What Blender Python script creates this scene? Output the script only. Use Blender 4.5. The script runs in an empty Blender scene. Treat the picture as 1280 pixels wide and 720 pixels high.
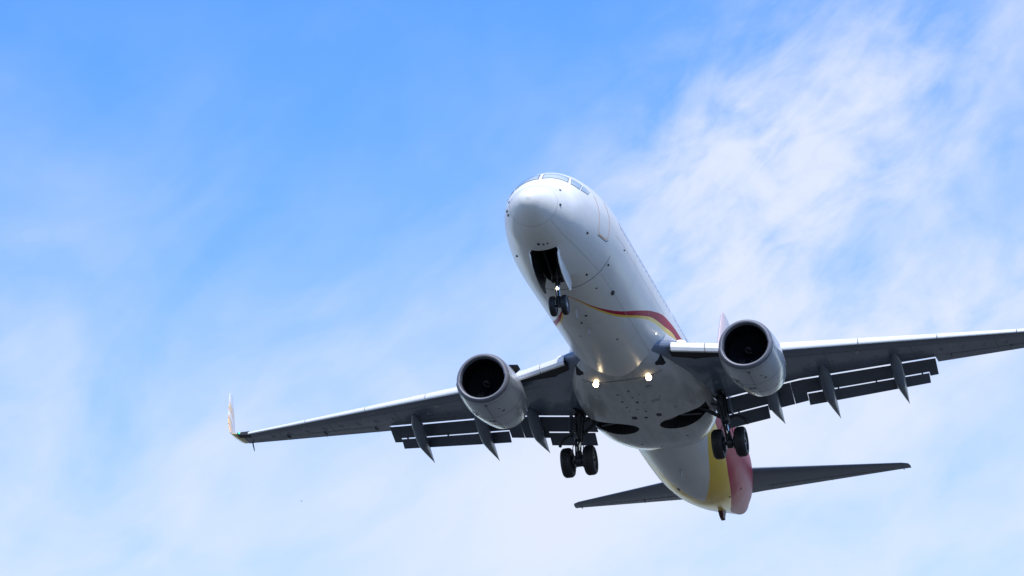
import bpy, bmesh, math, random
import numpy as np
from mathutils import Matrix, Vector
random.seed(7)
scene = bpy.context.scene
COL = scene.collection
rad = math.radians

# ------------------------------------------------------------------ camera, sky, sun, exposure
# airliner frame: x aft from the nose, y starboard, z up (metres)
PITCH = rad(3.0)
CAM_LOC = Vector((-118.09162, -26.18556, -52.39810))
CAM_R = ((0.23909503, -0.96996801, -0.04467245), (-0.35169573, -0.12939171, 0.92712885), (-0.90506557, -0.20596079, -0.37207052))
ALT = 1.7 - (Matrix.Rotation(PITCH, 4, 'Y') @ CAM_LOC).z          # the camera stands at eye height
PLANE = Matrix.Translation((0, 0, ALT)) @ Matrix.Rotation(PITCH, 4, 'Y')
cam_d = bpy.data.cameras.new('camera'); cam = bpy.data.objects.new('camera', cam_d); COL.objects.link(cam)
cam_d.sensor_width = 36.0; cam_d.lens = 4968.37 * 36 / 1280; cam_d.clip_start = 0.5; cam_d.clip_end = 90000
cam.matrix_world = PLANE @ Matrix.Translation(CAM_LOC) @ Matrix(CAM_R).transposed().to_4x4()
scene.camera = cam
FWD = (cam.matrix_world.to_3x3() @ Vector((0, 0, -1))).normalized()

SUN_EL, SUN_AZ = rad(52), rad(18)        # azimuth: from the airliner's forward direction towards its port side
sun_dir = Vector((-math.cos(SUN_AZ) * math.cos(SUN_EL), -math.sin(SUN_AZ) * math.cos(SUN_EL), math.sin(SUN_EL)))
sd = bpy.data.lights.new('sun', 'SUN'); sd.energy = 2.8; sd.angle = rad(1.2); sd.color = (1.0, 0.97, 0.93)
so = bpy.data.objects.new('sun', sd); COL.objects.link(so); so.rotation_euler = sun_dir.to_track_quat('Z', 'Y').to_euler()

world = bpy.data.worlds.new('World'); scene.world = world; world.use_nodes = True
def sky_world():
    nt = world.node_tree; N = nt.nodes; L = nt.links
    bg = N['Background']; bg.inputs['Strength'].default_value = 0.15
    sky = N.new('ShaderNodeTexSky'); sky.sky_type = 'NISHITA'; sky.sun_disc = False
    sky.sun_elevation = SUN_EL; sky.sun_rotation = math.atan2(sun_dir.x, sun_dir.y)
    sky.air_density = 1.0; sky.dust_density = 0.2; sky.ozone_density = 5.0
    hs = N.new('ShaderNodeHueSaturation'); hs.inputs['Hue'].default_value = 0.507; hs.inputs['Saturation'].default_value = 1.28; hs.inputs['Value'].default_value = 1.28
    L.new(sky.outputs[0], hs.inputs['Color'])
    tc = N.new('ShaderNodeTexCoord'); d = tc.outputs['Generated']
    def math_(op, a, b=None, c=None, clamp=False):
        m = N.new('ShaderNodeMath'); m.operation = op; m.use_clamp = clamp
        for i, v in enumerate((a, b, c)):
            if v is None: continue
            if isinstance(v, (int, float)): m.inputs[i].default_value = v
            else: L.new(v, m.inputs[i])
        return m.outputs[0]
    def ramp(v, a, b):
        m = N.new('ShaderNodeMapRange'); m.interpolation_type = 'SMOOTHSTEP'
        m.inputs[1].default_value = a; m.inputs[2].default_value = b
        L.new(v, m.inputs[0]); return m.outputs[0]
    sp = N.new('ShaderNodeSeparateXYZ'); L.new(d, sp.inputs[0])
    az = math_('MULTIPLY', math_('ARCTAN2', sp.outputs[1], sp.outputs[0]), 57.29578)     # degrees from straight aft, + to starboard
    el = math_('MULTIPLY', math_('ARCSINE', sp.outputs[2]), 57.29578)
    cv = N.new('ShaderNodeCombineXYZ'); L.new(az, cv.inputs[0]); L.new(el, cv.inputs[1]); sc = cv.outputs[0]
    def noise(scale, detail, rough, stretch=(1, 1, 1), rot=0, off=(0, 0, 0), distort=0.0):
        mp = N.new('ShaderNodeMapping'); mp.inputs['Rotation'].default_value = (0, 0, rot)
        mp.inputs['Location'].default_value = off
        ms = N.new('ShaderNodeVectorMath'); ms.operation = 'MULTIPLY'; ms.inputs[1].default_value = stretch
        L.new(sc, mp.inputs[0]); L.new(mp.outputs[0], ms.inputs[0])
        n = N.new('ShaderNodeTexNoise'); n.inputs['Scale'].default_value = scale; n.inputs['Detail'].default_value = detail
        n.inputs['Roughness'].default_value = rough; n.inputs['Distortion'].default_value = distort
        L.new(ms.outputs[0], n.inputs['Vector']); return n.outputs[0]
    def blob(a0, e0, ra, re, rot=0.0):          # a soft bank of cloud, at azimuth a0 and elevation e0
        dx = math_('SUBTRACT', az, a0); dy = math_('SUBTRACT', el, e0)
        c, s = math.cos(rot), math.sin(rot)
        u = math_('DIVIDE', math_('ADD', math_('MULTIPLY', dx, c), math_('MULTIPLY', dy, s)), ra)
        v = math_('DIVIDE', math_('ADD', math_('MULTIPLY', dx, -s), math_('MULTIPLY', dy, c)), re)
        r2 = math_('ADD', math_('MULTIPLY', u, u), math_('MULTIPLY', v, v))
        return math_('EXPONENT', math_('MULTIPLY', r2, -1.0))
    sky_world.parts = (N, L, bg, hs, az, el, math_, ramp, noise, blob)
CLOUDS = None
sky_world()
N_, L_, bg_, hs_, az_, el_, math_, ramp_, noise_, blob_ = sky_world.parts
def clouds():
    # thin veil thickening towards the horizon, soft milky banks, and a field of wispy cirrus to port
    soft = noise_(0.30, 7, 0.55, (1, 1.3, 1), rad(20), (3.1, 7.7, 0), 0.5)
    wisp = noise_(0.40, 9, 0.52, (0.75, 1.25, 1), rad(31), (11.0, 2.0, 0), 0.6)
    fine = noise_(1.25, 8, 0.55, (0.65, 1.4, 1), rad(27), (1.0, 5.0, 0), 0.8)
    ds = math_('SUBTRACT', soft, 0.5); dw = math_('SUBTRACT', wisp, 0.5); df = math_('SUBTRACT', fine, 0.5)
    lift = math_('ADD', el_, math_('ADD', math_('MULTIPLY', ds, 5.0), math_('MULTIPLY', dw, 1.6)))
    veil = ramp_(math_('SUBTRACT', lift, math_('MULTIPLY', az_, 0.04)), 24.0, 13.5)
    bank = math_('ADD', math_('MULTIPLY', blob_(7.0, 21.2, 4.2, 2.1, rad(-31)), .62), math_('MULTIPLY', blob_(8.9, 19.9, 2.2, 1.9, rad(-31)), .62))
    mott = math_('SUBTRACT', noise_(0.75, 9, 0.6, (0.8, 1.25, 1), rad(31), (4.0, 9.0, 0), 0.5), 0.5)
    tex = math_('ADD', 0.50, math_('ADD', math_('MULTIPLY', dw, 0.8), math_('ADD', math_('MULTIPLY', mott, 1.45), math_('MULTIPLY', df, 0.9))))
    vt = math_('ADD', 0.80, math_('ADD', math_('MULTIPLY', dw, 1.15), math_('MULTIPLY', df, 0.22)))
    c = math_('ADD', math_('ADD', math_('MULTIPLY', math_('MULTIPLY', veil, 0.76), vt), 0.11), math_('MULTIPLY', bank, tex, None, True))
    c = math_('ADD', c, math_('MULTIPLY', blob_(9.5, 16.6, 3.5, 1.0, 0), 0.2))
    c = math_('ADD', c, math_('MULTIPLY', blob_(5.6, 18.0, 4.0, 0.9, rad(-12)), math_('ADD', 0.30, math_('MULTIPLY', mott, 1.4))))
    c = math_('ADD', c, math_('MULTIPLY', blob_(12.4, 15.8, 4.2, 1.7, 0), 0.34))
    c = math_('ADD', c, math_('MULTIPLY', ramp_(math_('ADD', el_, math_('MULTIPLY', ds, 25.0)), 32.0, 62.0), 0.75))   # unseen broken white deck overhead, added as neutral fill light
    c = math_('ADD', c, math_('MULTIPLY', blob_(-14.0, 25.0, 15.0, 11.0, 0), math_('ADD', 0.75, math_('MULTIPLY', dw, 1.5))))   # unseen banks beyond either side, added to whiten reflections on the fuselage edges
    c = math_('ADD', c, math_('MULTIPLY', blob_(48.0, 22.0, 18.0, 9.0, 0), math_('ADD', 0.6, math_('MULTIPLY', dw, 1.5))))
    c = math_('ADD', c, math_('MULTIPLY', df, 0.04))
    m = N_.new('ShaderNodeMapRange'); m.interpolation_type = 'SMOOTHSTEP'; m.inputs[1].default_value = 0.0; m.inputs[2].default_value = 1.2; m.inputs[4].default_value = 0.92
    L_.new(c, m.inputs[0]); return m.outputs[0]
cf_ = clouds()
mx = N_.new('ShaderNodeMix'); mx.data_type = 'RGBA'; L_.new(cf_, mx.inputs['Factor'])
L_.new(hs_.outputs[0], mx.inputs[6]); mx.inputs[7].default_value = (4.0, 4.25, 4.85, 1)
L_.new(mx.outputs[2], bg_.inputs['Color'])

scene.view_settings.view_transform = 'Standard'; scene.view_settings.look = 'None'
scene.view_settings.exposure = 0.45; scene.view_settings.gamma = 1.0; scene.view_settings.use_curve_mapping = False

# ------------------------------------------------------------------ materials
def mat(name, col, rough=0.4, metal=0.0, coat=0.0, spec=0.5, noise=0.0, nscale=3.0, stretch=(1, 1, 1), emit=None, bump=0.0, col2=None):
    m = bpy.data.materials.new(name); m.use_nodes = True
    nt = m.node_tree; N = nt.nodes; L = nt.links; b = N['Principled BSDF']
    b.inputs['Base Color'].default_value = (*col, 1); b.inputs['Roughness'].default_value = rough
    b.inputs['Metallic'].default_value = metal; b.inputs['Coat Weight'].default_value = coat
    b.inputs['Coat Roughness'].default_value = 0.08; b.inputs['Specular IOR Level'].default_value = spec
    if noise:
        tc = N.new('ShaderNodeTexCoord'); mp = N.new('ShaderNodeMapping'); mp.inputs['Scale'].default_value = stretch
        L.new(tc.outputs['Object'], mp.inputs[0])
        n = N.new('ShaderNodeTexNoise'); n.inputs['Scale'].default_value = nscale; n.inputs['Detail'].default_value = 7; n.inputs['Roughness'].default_value = .65
        L.new(mp.outputs[0], n.inputs['Vector'])
        r = N.new('ShaderNodeMapRange'); r.inputs[1].default_value = .3; r.inputs[2].default_value = .7
        L.new(n.outputs[0], r.inputs[0])
        mixn = N.new('ShaderNodeMix'); mixn.data_type = 'RGBA'; L.new(r.outputs[0], mixn.inputs['Factor'])
        c2 = col2 or tuple(c * (1 - noise) for c in col)
        mixn.inputs[6].default_value = (*c2, 1); mixn.inputs[7].default_value = (*col, 1)
        L.new(mixn.outputs[2], b.inputs['Base Color'])
        if bump:
            bp = N.new('ShaderNodeBump'); bp.inputs['Strength'].default_value = bump; bp.inputs['Distance'].default_value = .02
            L.new(n.outputs[0], bp.inputs['Height']); L.new(bp.outputs[0], b.inputs['Normal'])
    if emit:
        b.inputs['Emission Color'].default_value = (*emit[0], 1); b.inputs['Emission Strength'].default_value = emit[1]
    return m
M = {}
M['white'] = mat('white_gloss_paint', (.79, .79, .78), .28, coat=.3, noise=.13, nscale=1.6, stretch=(.22, 1, 1))
M['fairing'] = mat('fairing_paint', (.62, .62, .62), .22, coat=.3, noise=.32, nscale=2.6, stretch=(.22, 1, 1))
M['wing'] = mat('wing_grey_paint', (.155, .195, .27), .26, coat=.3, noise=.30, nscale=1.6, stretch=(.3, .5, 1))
M['slat'] = mat('slat_light_paint', (.80, .81, .82), .3, coat=.2, noise=.06, nscale=2.0)
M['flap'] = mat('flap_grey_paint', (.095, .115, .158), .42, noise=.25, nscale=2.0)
M['fairtrack'] = mat('track_fairing_paint', (.14, .17, .225), .35, coat=.2, noise=.2, nscale=2)
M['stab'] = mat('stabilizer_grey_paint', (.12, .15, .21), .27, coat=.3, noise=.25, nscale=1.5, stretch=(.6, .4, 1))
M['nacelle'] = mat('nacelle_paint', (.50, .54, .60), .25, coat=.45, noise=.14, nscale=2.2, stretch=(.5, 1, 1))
M['lip'] = mat('bare_aluminium', (.21, .22, .26), .6, metal=.5, noise=.1, nscale=3)
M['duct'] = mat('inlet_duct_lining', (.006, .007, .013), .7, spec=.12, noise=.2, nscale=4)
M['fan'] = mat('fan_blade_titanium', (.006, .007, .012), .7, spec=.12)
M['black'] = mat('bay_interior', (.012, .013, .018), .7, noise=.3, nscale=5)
M['metal'] = mat('gear_steel', (.035, .04, .05), .4, metal=.4, noise=.35, nscale=8)
M['metal_light'] = mat('gear_white_enamel', (.16, .175, .20), .35, noise=.25, nscale=8)
M['chrome'] = mat('oleo_chrome', (.7, .7, .72), .15, metal=1)
M['rubber'] = mat('tyre_rubber', (.016, .017, .021), .6, noise=.35, nscale=9)
M['rim'] = mat('wheel_rim_metal', (.38, .40, .44), .35, metal=.5, noise=.2, nscale=10)
M['glass'] = mat('cockpit_glass', (.42, .52, .58), .06, coat=1.0, spec=.8)
M['cabin_glass'] = mat('cabin_window_glass', (.30, .31, .33), .2, coat=.5)
M['frame'] = mat('window_frame_grey', (.16, .19, .24), .4)
M['seam'] = mat('seam_sealant', (.16, .17, .19), .6)
M['tank'] = mat('tank_panel_paint', (.20, .225, .27), .45)
M['faint'] = mat('panel_gap', (.38, .40, .43), .5)
M['dark'] = mat('drain_dark', (.03, .03, .04), .5)
M['orange'] = mat('door_outline_orange', (.75, .30, .12), .3, coat=.4)
M['darkred'] = mat('skid_red', (.10, .02, .02), .5, noise=.4, nscale=6)
M['exhaust'] = mat('exhaust_metal', (.16, .15, .15), .4, metal=.9, noise=.3, nscale=4)
M['lens'] = mat('lit_lamp_lens', (1, .93, .8), .1, emit=((1.0, .80, .50), 9.0))
M['lens_soft'] = mat('lit_root_lamp_lens', (1, .95, .85), .1, emit=((1.0, .90, .70), 4.0))
M['green'] = mat('green_nav_lens', (.02, .5, .25), .1, emit=((.02, .9, .4), 2.5))
M['red'] = mat('red_nav_lens', (.6, .02, .02), .1, emit=((.9, .03, .02), 2.0))
M['bird'] = mat('dark_feathers', (.03, .035, .05), .7, noise=.3, nscale=20)

def livery(name, base):
    """white paint with the swept red and yellow bands; e1 e2 e3 are angles from the three band edges, stored on the mesh"""
    m = M['white'].copy(); m.name = name; nt = m.node_tree; N = nt.nodes; L = nt.links; b = N['Principled BSDF']
    src = b.inputs['Base Color'].links[0].from_socket
    def at(n):
        a = N.new('ShaderNodeAttribute'); a.attribute_name = n; return a.outputs['Fac']
    def cmp(v, op):
        k = N.new('ShaderNodeMath'); k.operation = op; k.inputs[1].default_value = 0; L.new(v, k.inputs[0]); return k.outputs[0]
    def mul(a, c):
        k = N.new('ShaderNodeMath'); k.operation = 'MULTIPLY'; L.new(a, k.inputs[0]); L.new(c, k.inputs[1]); return k.outputs[0]
    red = mul(cmp(at('e1'), 'GREATER_THAN'), cmp(at('e2'), 'LESS_THAN')); yel = mul(cmp(at('e2'), 'GREATER_THAN'), cmp(at('e3'), 'LESS_THAN'))
    for f, c in ((red, (.42, .018, .055)), (yel, (.86, .56, .04))):
        mx = N.new('ShaderNodeMix'); mx.data_type = 'RGBA'; L.new(f, mx.inputs['Factor']); L.new(src, mx.inputs[6]); mx.inputs[7].default_value = (*c, 1)
        src = mx.outputs[2]
    sr = N.new('ShaderNodeMapRange'); L.new(red, sr.inputs[0]); sr.inputs[3].default_value = .30; sr.inputs[4].default_value = .05; L.new(sr.outputs[0], b.inputs['Specular IOR Level'])   # the red is the less glossy paint
    rr = N.new('ShaderNodeMapRange'); L.new(red, rr.inputs[0]); rr.inputs[3].default_value = .28; rr.inputs[4].default_value = .39; L.new(rr.outputs[0], b.inputs['Roughness'])
    L.new(src, b.inputs['Base Color']); b.inputs['Coat Weight'].default_value = .03; return m
M['livery'] = livery('livery_paint', M['white'])

def swirl_material():
    """white winglet with a pale yellow and rose swirl"""
    m = mat('winglet_swirl_paint', (.80, .79, .78), .25, coat=.5); nt = m.node_tree; N = nt.nodes; L = nt.links; b = N['Principled BSDF']
    tc = N.new('ShaderNodeTexCoord'); mp = N.new('ShaderNodeMapping'); mp.inputs['Scale'].default_value = (1.0, 0, .8); mp.inputs['Location'].default_value = (-22.6, 0, -1.0)
    L.new(tc.outputs['Object'], mp.inputs[0])
    w = N.new('ShaderNodeTexWave'); w.wave_type = 'RINGS'; w.rings_direction = 'SPHERICAL'
    w.inputs['Scale'].default_value = .30; w.inputs['Distortion'].default_value = .9; w.inputs['Detail'].default_value = 1; w.inputs['Detail Scale'].default_value = 1.2
    L.new(mp.outputs[0], w.inputs['Vector'])
    r = N.new('ShaderNodeValToRGB'); r.color_ramp.interpolation = 'CONSTANT'
    e = r.color_ramp.elements; e[0].position = 0; e[0].color = (.80, .79, .78, 1); e[1].position = .16; e[1].color = (.85, .52, .12, 1)
    n = e.new(.42); n.color = (.82, .70, .62, 1); n = e.new(.58); n.color = (.66, .20, .18, 1); n = e.new(.80); n.color = (.80, .62, .22, 1)
    L.new(w.outputs['Color'], r.inputs['Fac'])
    sp = N.new('ShaderNodeSeparateXYZ'); L.new(tc.outputs['Object'], sp.inputs[0])
    hgt = N.new('ShaderNodeMapRange'); hgt.inputs[1].default_value = 2.9; hgt.inputs[2].default_value = 2.5; L.new(sp.outputs[2], hgt.inputs[0])
    mx = N.new('ShaderNodeMix'); mx.data_type = 'RGBA'; L.new(hgt.outputs[0], mx.inputs['Factor']); mx.inputs[6].default_value = (.80, .79, .78, 1)
    L.new(r.outputs[0], mx.inputs[7]); L.new(mx.outputs[2], b.inputs['Base Color']); return m
M['swirl'] = swirl_material()
M['fin'] = mat('fin_rose_paint', (.74, .58, .58), .3, coat=.4, noise=.1, nscale=2)

# ------------------------------------------------------------------ mesh helpers
def finish(name, verts, faces, m, parent=None, smooth=35, fix=True, mats=None, face_mats=None, loc=None):
    me = bpy.data.meshes.new(name); me.from_pydata([tuple(v) for v in verts], [], faces)
    if mats:
        for q in mats: me.materials.append(q)
        if face_mats is not None: me.polygons.foreach_set('material_index', face_mats)
    else: me.materials.append(m)
    if fix:
        bm = bmesh.new(); bm.from_mesh(me); bmesh.ops.remove_doubles(bm, verts=bm.verts, dist=1e-5)
        bmesh.ops.recalc_face_normals(bm, faces=bm.faces); bm.to_mesh(me); bm.free()
    if smooth:
        me.polygons.foreach_set('use_smooth', [True] * len(me.polygons)); me.set_sharp_from_angle(angle=rad(smooth))
    me.update()
    o = bpy.data.objects.new(name, me); COL.objects.link(o)
    if parent: o.parent = parent
    return o
class MB:
    """collects pieces of ONE part"""
    def __init__(s): s.v = []; s.f = []
    def add(s, v, f):
        k = len(s.v); s.v += [tuple(p) for p in v]; s.f += [tuple(i + k for i in q) for q in f]; return s
    def loft(s, rings, cap=True, closed=True):
        n = len(rings[0]); v = [p for r in rings for p in r]; f = []
        for i in range(len(rings) - 1):
            for j in range(n if closed else n - 1):
                a, b = i * n + j, i * n + (j + 1) % n
                f.append((a, b, b + n, a + n))
        if cap: f.append(tuple(range(n))); f.append(tuple(range((len(rings) - 1) * n, len(rings) * n)))
        return s.add(v, f)
    def tube(s, pts, r, n=12, cap=True):
        pts = [Vector(p) for p in pts]; rs = r if isinstance(r, (list, tuple)) else [r] * len(pts)
        rings = []; ref = None
        for i, p in enumerate(pts):
            t = (pts[min(i + 1, len(pts) - 1)] - pts[max(i - 1, 0)]).normalized()
            if ref is None: ref = t.orthogonal().normalized()
            ref = (ref - t * ref.dot(t)).normalized(); b = t.cross(ref)
            rings.append([p + (ref * math.cos(a) + b * math.sin(a)) * rs[i] for a in np.linspace(0, 2 * math.pi, n, endpoint=False)])
        return s.loft(rings, cap)
    def lathe(s, prof, c, axis='x', n=48, closed=False, sq=None):
        rings = []
        for t, r in prof:
            ring = []
            for a in np.linspace(0, 2 * math.pi, n, endpoint=False):
                u, w = r * math.sin(a), r * math.cos(a)
                if sq: u, w = sq(t, u, w)
                ring.append({'x': (c[0] + t, c[1] + u, c[2] + w), 'y': (c[0] + u, c[1] + t, c[2] + w), 'z': (c[0] + u, c[1] + w, c[2] + t)}[axis])
            rings.append(ring)
        return s.loft(rings, cap=not closed) if not closed else s.loft(rings + [rings[0]], cap=False)
    def box(s, c, size, rot=None, bevel=0.0):
        bm = bmesh.new(); bmesh.ops.create_cube(bm, size=1); bmesh.ops.scale(bm, vec=size, verts=bm.verts)
        if bevel: bmesh.ops.bevel(bm, geom=bm.edges[:], offset=bevel, segments=2, affect='EDGES', profile=.5)
        Mx = Matrix.Translation(c) @ (rot.to_4x4() if rot else Matrix.Identity(4)); bmesh.ops.transform(bm, matrix=Mx, verts=bm.verts)
        bm.verts.index_update(); s.add([v.co for v in bm.verts], [[v.index for v in f.verts] for f in bm.faces]); bm.free(); return s
    def build(s, name, m, parent=None, smooth=35): return finish(name, s.v, s.f, m, parent, smooth)
def boolean_cut(o, cutters):
    """cuts real openings; the walls of the hole keep the cutter's material"""
    cs = []
    for c in cutters:
        md = o.modifiers.new('cut', 'BOOLEAN'); md.operation = 'DIFFERENCE'; md.solver = 'EXACT'; md.object = c; md.material_mode = 'TRANSFER'; cs.append(c)
    dg = bpy.context.evaluated_depsgraph_get(); dg.update()
    me = bpy.data.meshes.new_from_object(o.evaluated_get(dg)); o.modifiers.clear(); old = o.data; o.data = me; bpy.data.meshes.remove(old)
    me.polygons.foreach_set('use_smooth', [True] * len(me.polygons)); me.set_sharp_from_angle(angle=rad(35))
    for c in cs: bpy.data.objects.remove(c)

# ------------------------------------------------------------------ ground (below and behind the camera, seen in the glossy paint)
def ground():
    m = bpy.data.materials.new('grass_and_soil'); m.use_nodes = True; nt = m.node_tree; N = nt.nodes; L = nt.links; b = N['Principled BSDF']
    tc = N.new('ShaderNodeTexCoord'); src = None
    for sc, det in ((.012, 8), (.9, 6)):
        n = N.new('ShaderNodeTexNoise'); n.inputs['Scale'].default_value = sc; n.inputs['Detail'].default_value = det; L.new(tc.outputs['Object'], n.inputs['Vector'])
        r = N.new('ShaderNodeValToRGB'); e = r.color_ramp.elements; e[0].position = .35; e[1].position = .68
        if sc < .1: e[0].color = (.028, .034, .032, 1); e[1].color = (.082, .084, .080, 1); src = r.outputs[0]; L.new(n.outputs[0], r.inputs[0])
        else:
            e[0].color = (.75, .75, .75, 1); e[1].color = (1.1, 1.1, 1.1, 1); L.new(n.outputs[0], r.inputs[0])
            mx = N.new('ShaderNodeMix'); mx.data_type = 'RGBA'; mx.blend_type = 'MULTIPLY'; mx.inputs['Factor'].default_value = 1; L.new(src, mx.inputs[6]); L.new(r.outputs[0], mx.inputs[7]); src = mx.outputs[2]
    L.new(src, b.inputs['Base Color']); b.inputs['Roughness'].default_value = .95
    v = [(0, 0, 0)]; f = []; rr = [30, 100, 300, 1000, 4000, 15000, 40000]; n = 48
    for r in rr: v += [(r * math.cos(a), r * math.sin(a), 0) for a in np.linspace(0, 2 * math.pi, n, endpoint=False)]
    f += [(0, 1 + i, 1 + (i + 1) % n) for i in range(n)]
    for k in range(len(rr) - 1):
        a, b2 = 1 + k * n, 1 + (k + 1) * n
        f += [(a + i, b2 + i, b2 + (i + 1) % n, a + (i + 1) % n) for i in range(n)]
    o = finish('ground', v, f, m, smooth=0); o['kind'] = 'structure'; return o
ground()

# ------------------------------------------------------------------ the airliner
root = bpy.data.objects.new('airliner', None); COL.objects.link(root)
root['label'] = 'white twin engine passenger jet with red and yellow bands, landing gear and flaps down'
root['category'] = 'airplane'
BASE = Vector((19.57, 0, -3.73))                                     # under the main wheels
root.matrix_world = PLANE @ Matrix.Translation(BASE); root.empty_display_size = 2
def part(o):
    """hang a part built in airliner coordinates under the root"""
    o.parent = root; o.location = -BASE; return o

# fuselage section table: x, top, bottom, half width
T = np.array([(0, -.68, -.68, 0.0), (.06, -.51, -.87, .21), (.2, -.36, -1.04, .39), (.5, -.13, -1.26, .64), (1.0, .13, -1.52, .92), (1.65, .42, -1.75, 1.16),
(2.05, .80, -1.85, 1.28), (2.5, 1.16, -1.93, 1.40), (3.0, 1.40, -2.0, 1.52), (4.0, 1.67, -2.08, 1.70), (5.0, 1.81, -2.12, 1.82), (6.4, 1.88, -2.13, 1.88),
(24, 1.88, -2.13, 1.88), (26, 1.88, -2.12, 1.88), (28, 1.88, -2.06, 1.86), (30, 1.86, -1.83, 1.77), (32, 1.80, -1.42, 1.58), (34, 1.66, -.90, 1.27), (36, 1.42, -.32, .88), (37.4, 1.16, .08, .50), (38, 1.0, .25, .34), (38.22, .88, .36, .24), (38.3, .76, .48, .13)])
def pchip(xs, ys, x):
    h = np.diff(xs); d = np.diff(ys) / h; n = len(xs); m = np.zeros(n)
    for i in range(1, n - 1):
        if d[i - 1] * d[i] > 0:
            w1 = 2 * h[i] + h[i - 1]; w2 = h[i] + 2 * h[i - 1]; m[i] = (w1 + w2) / (w1 / d[i - 1] + w2 / d[i])
    m[0] = d[0]; m[-1] = d[-1]
    x = np.asarray(x, float); k = np.clip(np.searchsorted(xs, x) - 1, 0, n - 2); t = (x - xs[k]) / h[k]
    return (1 + 2 * t) * (1 - t) ** 2 * ys[k] + t * (1 - t) ** 2 * h[k] * m[k] + t * t * (3 - 2 * t) * ys[k + 1] + t * t * (t - 1) * h[k] * m[k + 1]
def sec(x):
    zt, zb, hw = (pchip(T[:, 0], T[:, c], x) for c in (1, 2, 3)); return zt, zb, hw, zb + (zt - zb) * .531
def pt(x, th):
    zt, zb, hw, zc = sec(x); c = np.cos(th)
    return np.stack(np.broadcast_arrays(x, hw * np.sin(th), zc + np.where(c > 0, (zt - zc) * c, (zc - zb) * c)), -1)
def surf(x, deg, off=0.0):
    """point on (or off) the skin at station x and angle from the crown, + to starboard"""
    th = rad(deg); p = pt(x, th)
    if not off: return Vector(p)
    e = 1e-3; n = Vector(pt(x, th + e) - pt(x, th - e)).cross(Vector(pt(x + e, th) - pt(x - e, th))).normalized()
    c = Vector((x, 0, (p[2] * .2)))
    if n.dot(Vector(p) - c) < 0: n = -n
    return Vector(p) + n * off

def fuselage():
    xs = np.concatenate([[.004, .012, .025, .045], np.linspace(.07, 2.8, 60), np.linspace(2.9, 24, 110)[0:], np.linspace(24.2, 37.9, 70), [38, 38.08, 38.16, 38.22, 38.27, 38.3]])
    n = 128; th = np.linspace(0, 2 * math.pi, n, endpoint=False)
    mb = MB(); mb.loft([[tuple(p) for p in pt(np.full(n, x), th)] for x in xs])
    o = mb.build('fuselage', M['livery'])
    # nose wheel bay: a tapered opening cut through the belly skin
    cut = MB(); out = [(2.0, -.44), (1.98, 0), (2.0, .44), (3.2, .43), (4.0, .36), (4.35, .22), (4.35, -.22), (4.0, -.36), (3.2, -.43)]
    cut.loft([[(x, y, -2.6) for x, y in out], [(x, y, -.95) for x, y in out]])
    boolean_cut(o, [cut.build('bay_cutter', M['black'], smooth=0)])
    me = o.data
    # band edges as angle from the crown along x
    b1 = np.array([(0, 260), (4.8, 200), (5.66, 178.6), (6.95, 163.6), (8.19, 148.7), (10.2, 122.8), (11.48, 110), (13.5, 96.4), (15.8, 91), (18, 90), (22, 88), (26, 86), (29, 84), (31, 70), (33, 40), (38, 20)])
    b2 = np.array([(0, 260), (4.8, 200), (5.68, 179), (7.0, 164.3), (8.35, 150.8), (10.42, 126.2), (11.68, 114.8), (13.43, 106.3), (15.12, 99.7), (18, 100), (22, 110), (26.2, 125.7), (27.8, 135), (29.4, 142.5), (32, 156), (34.5, 171), (36, 178), (38, 180)])
    b3 = np.array([(0, 260), (4.8, 200), (5.70, 179.6), (7.1, 165.3), (8.48, 151.8), (10.54, 128), (11.84, 117.6), (13.57, 110), (14.84, 105.8), (18, 108), (22.3, 123.8), (24.1, 138.8), (26.7, 155.9), (28.2, 168), (29.2, 177), (29.9, 184), (38, 230)])
    co = np.empty(len(me.vertices) * 3); me.vertices.foreach_get('co', co); co = co.reshape(-1, 3)
    zt, zb, hw, zc = sec(np.clip(co[:, 0], .004, 38)); hw = np.maximum(hw, .01)
    a = np.abs(co[:, 1]) / hw; b = np.where(co[:, 2] > zc, (co[:, 2] - zc) / np.maximum(zt - zc, .01), (co[:, 2] - zc) / np.maximum(zc - zb, .01))
    ang = np.degrees(np.arctan2(a, b))
    for nm, t in (('e1', b1), ('e2', b2), ('e3', b3)):
        at = me.attributes.new(nm, 'FLOAT', 'POINT'); at.data.foreach_set('value', (ang - pchip(t[:, 0], t[:, 1], co[:, 0])).astype(np.float32))
    return part(o)
FUS = fuselage()

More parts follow.
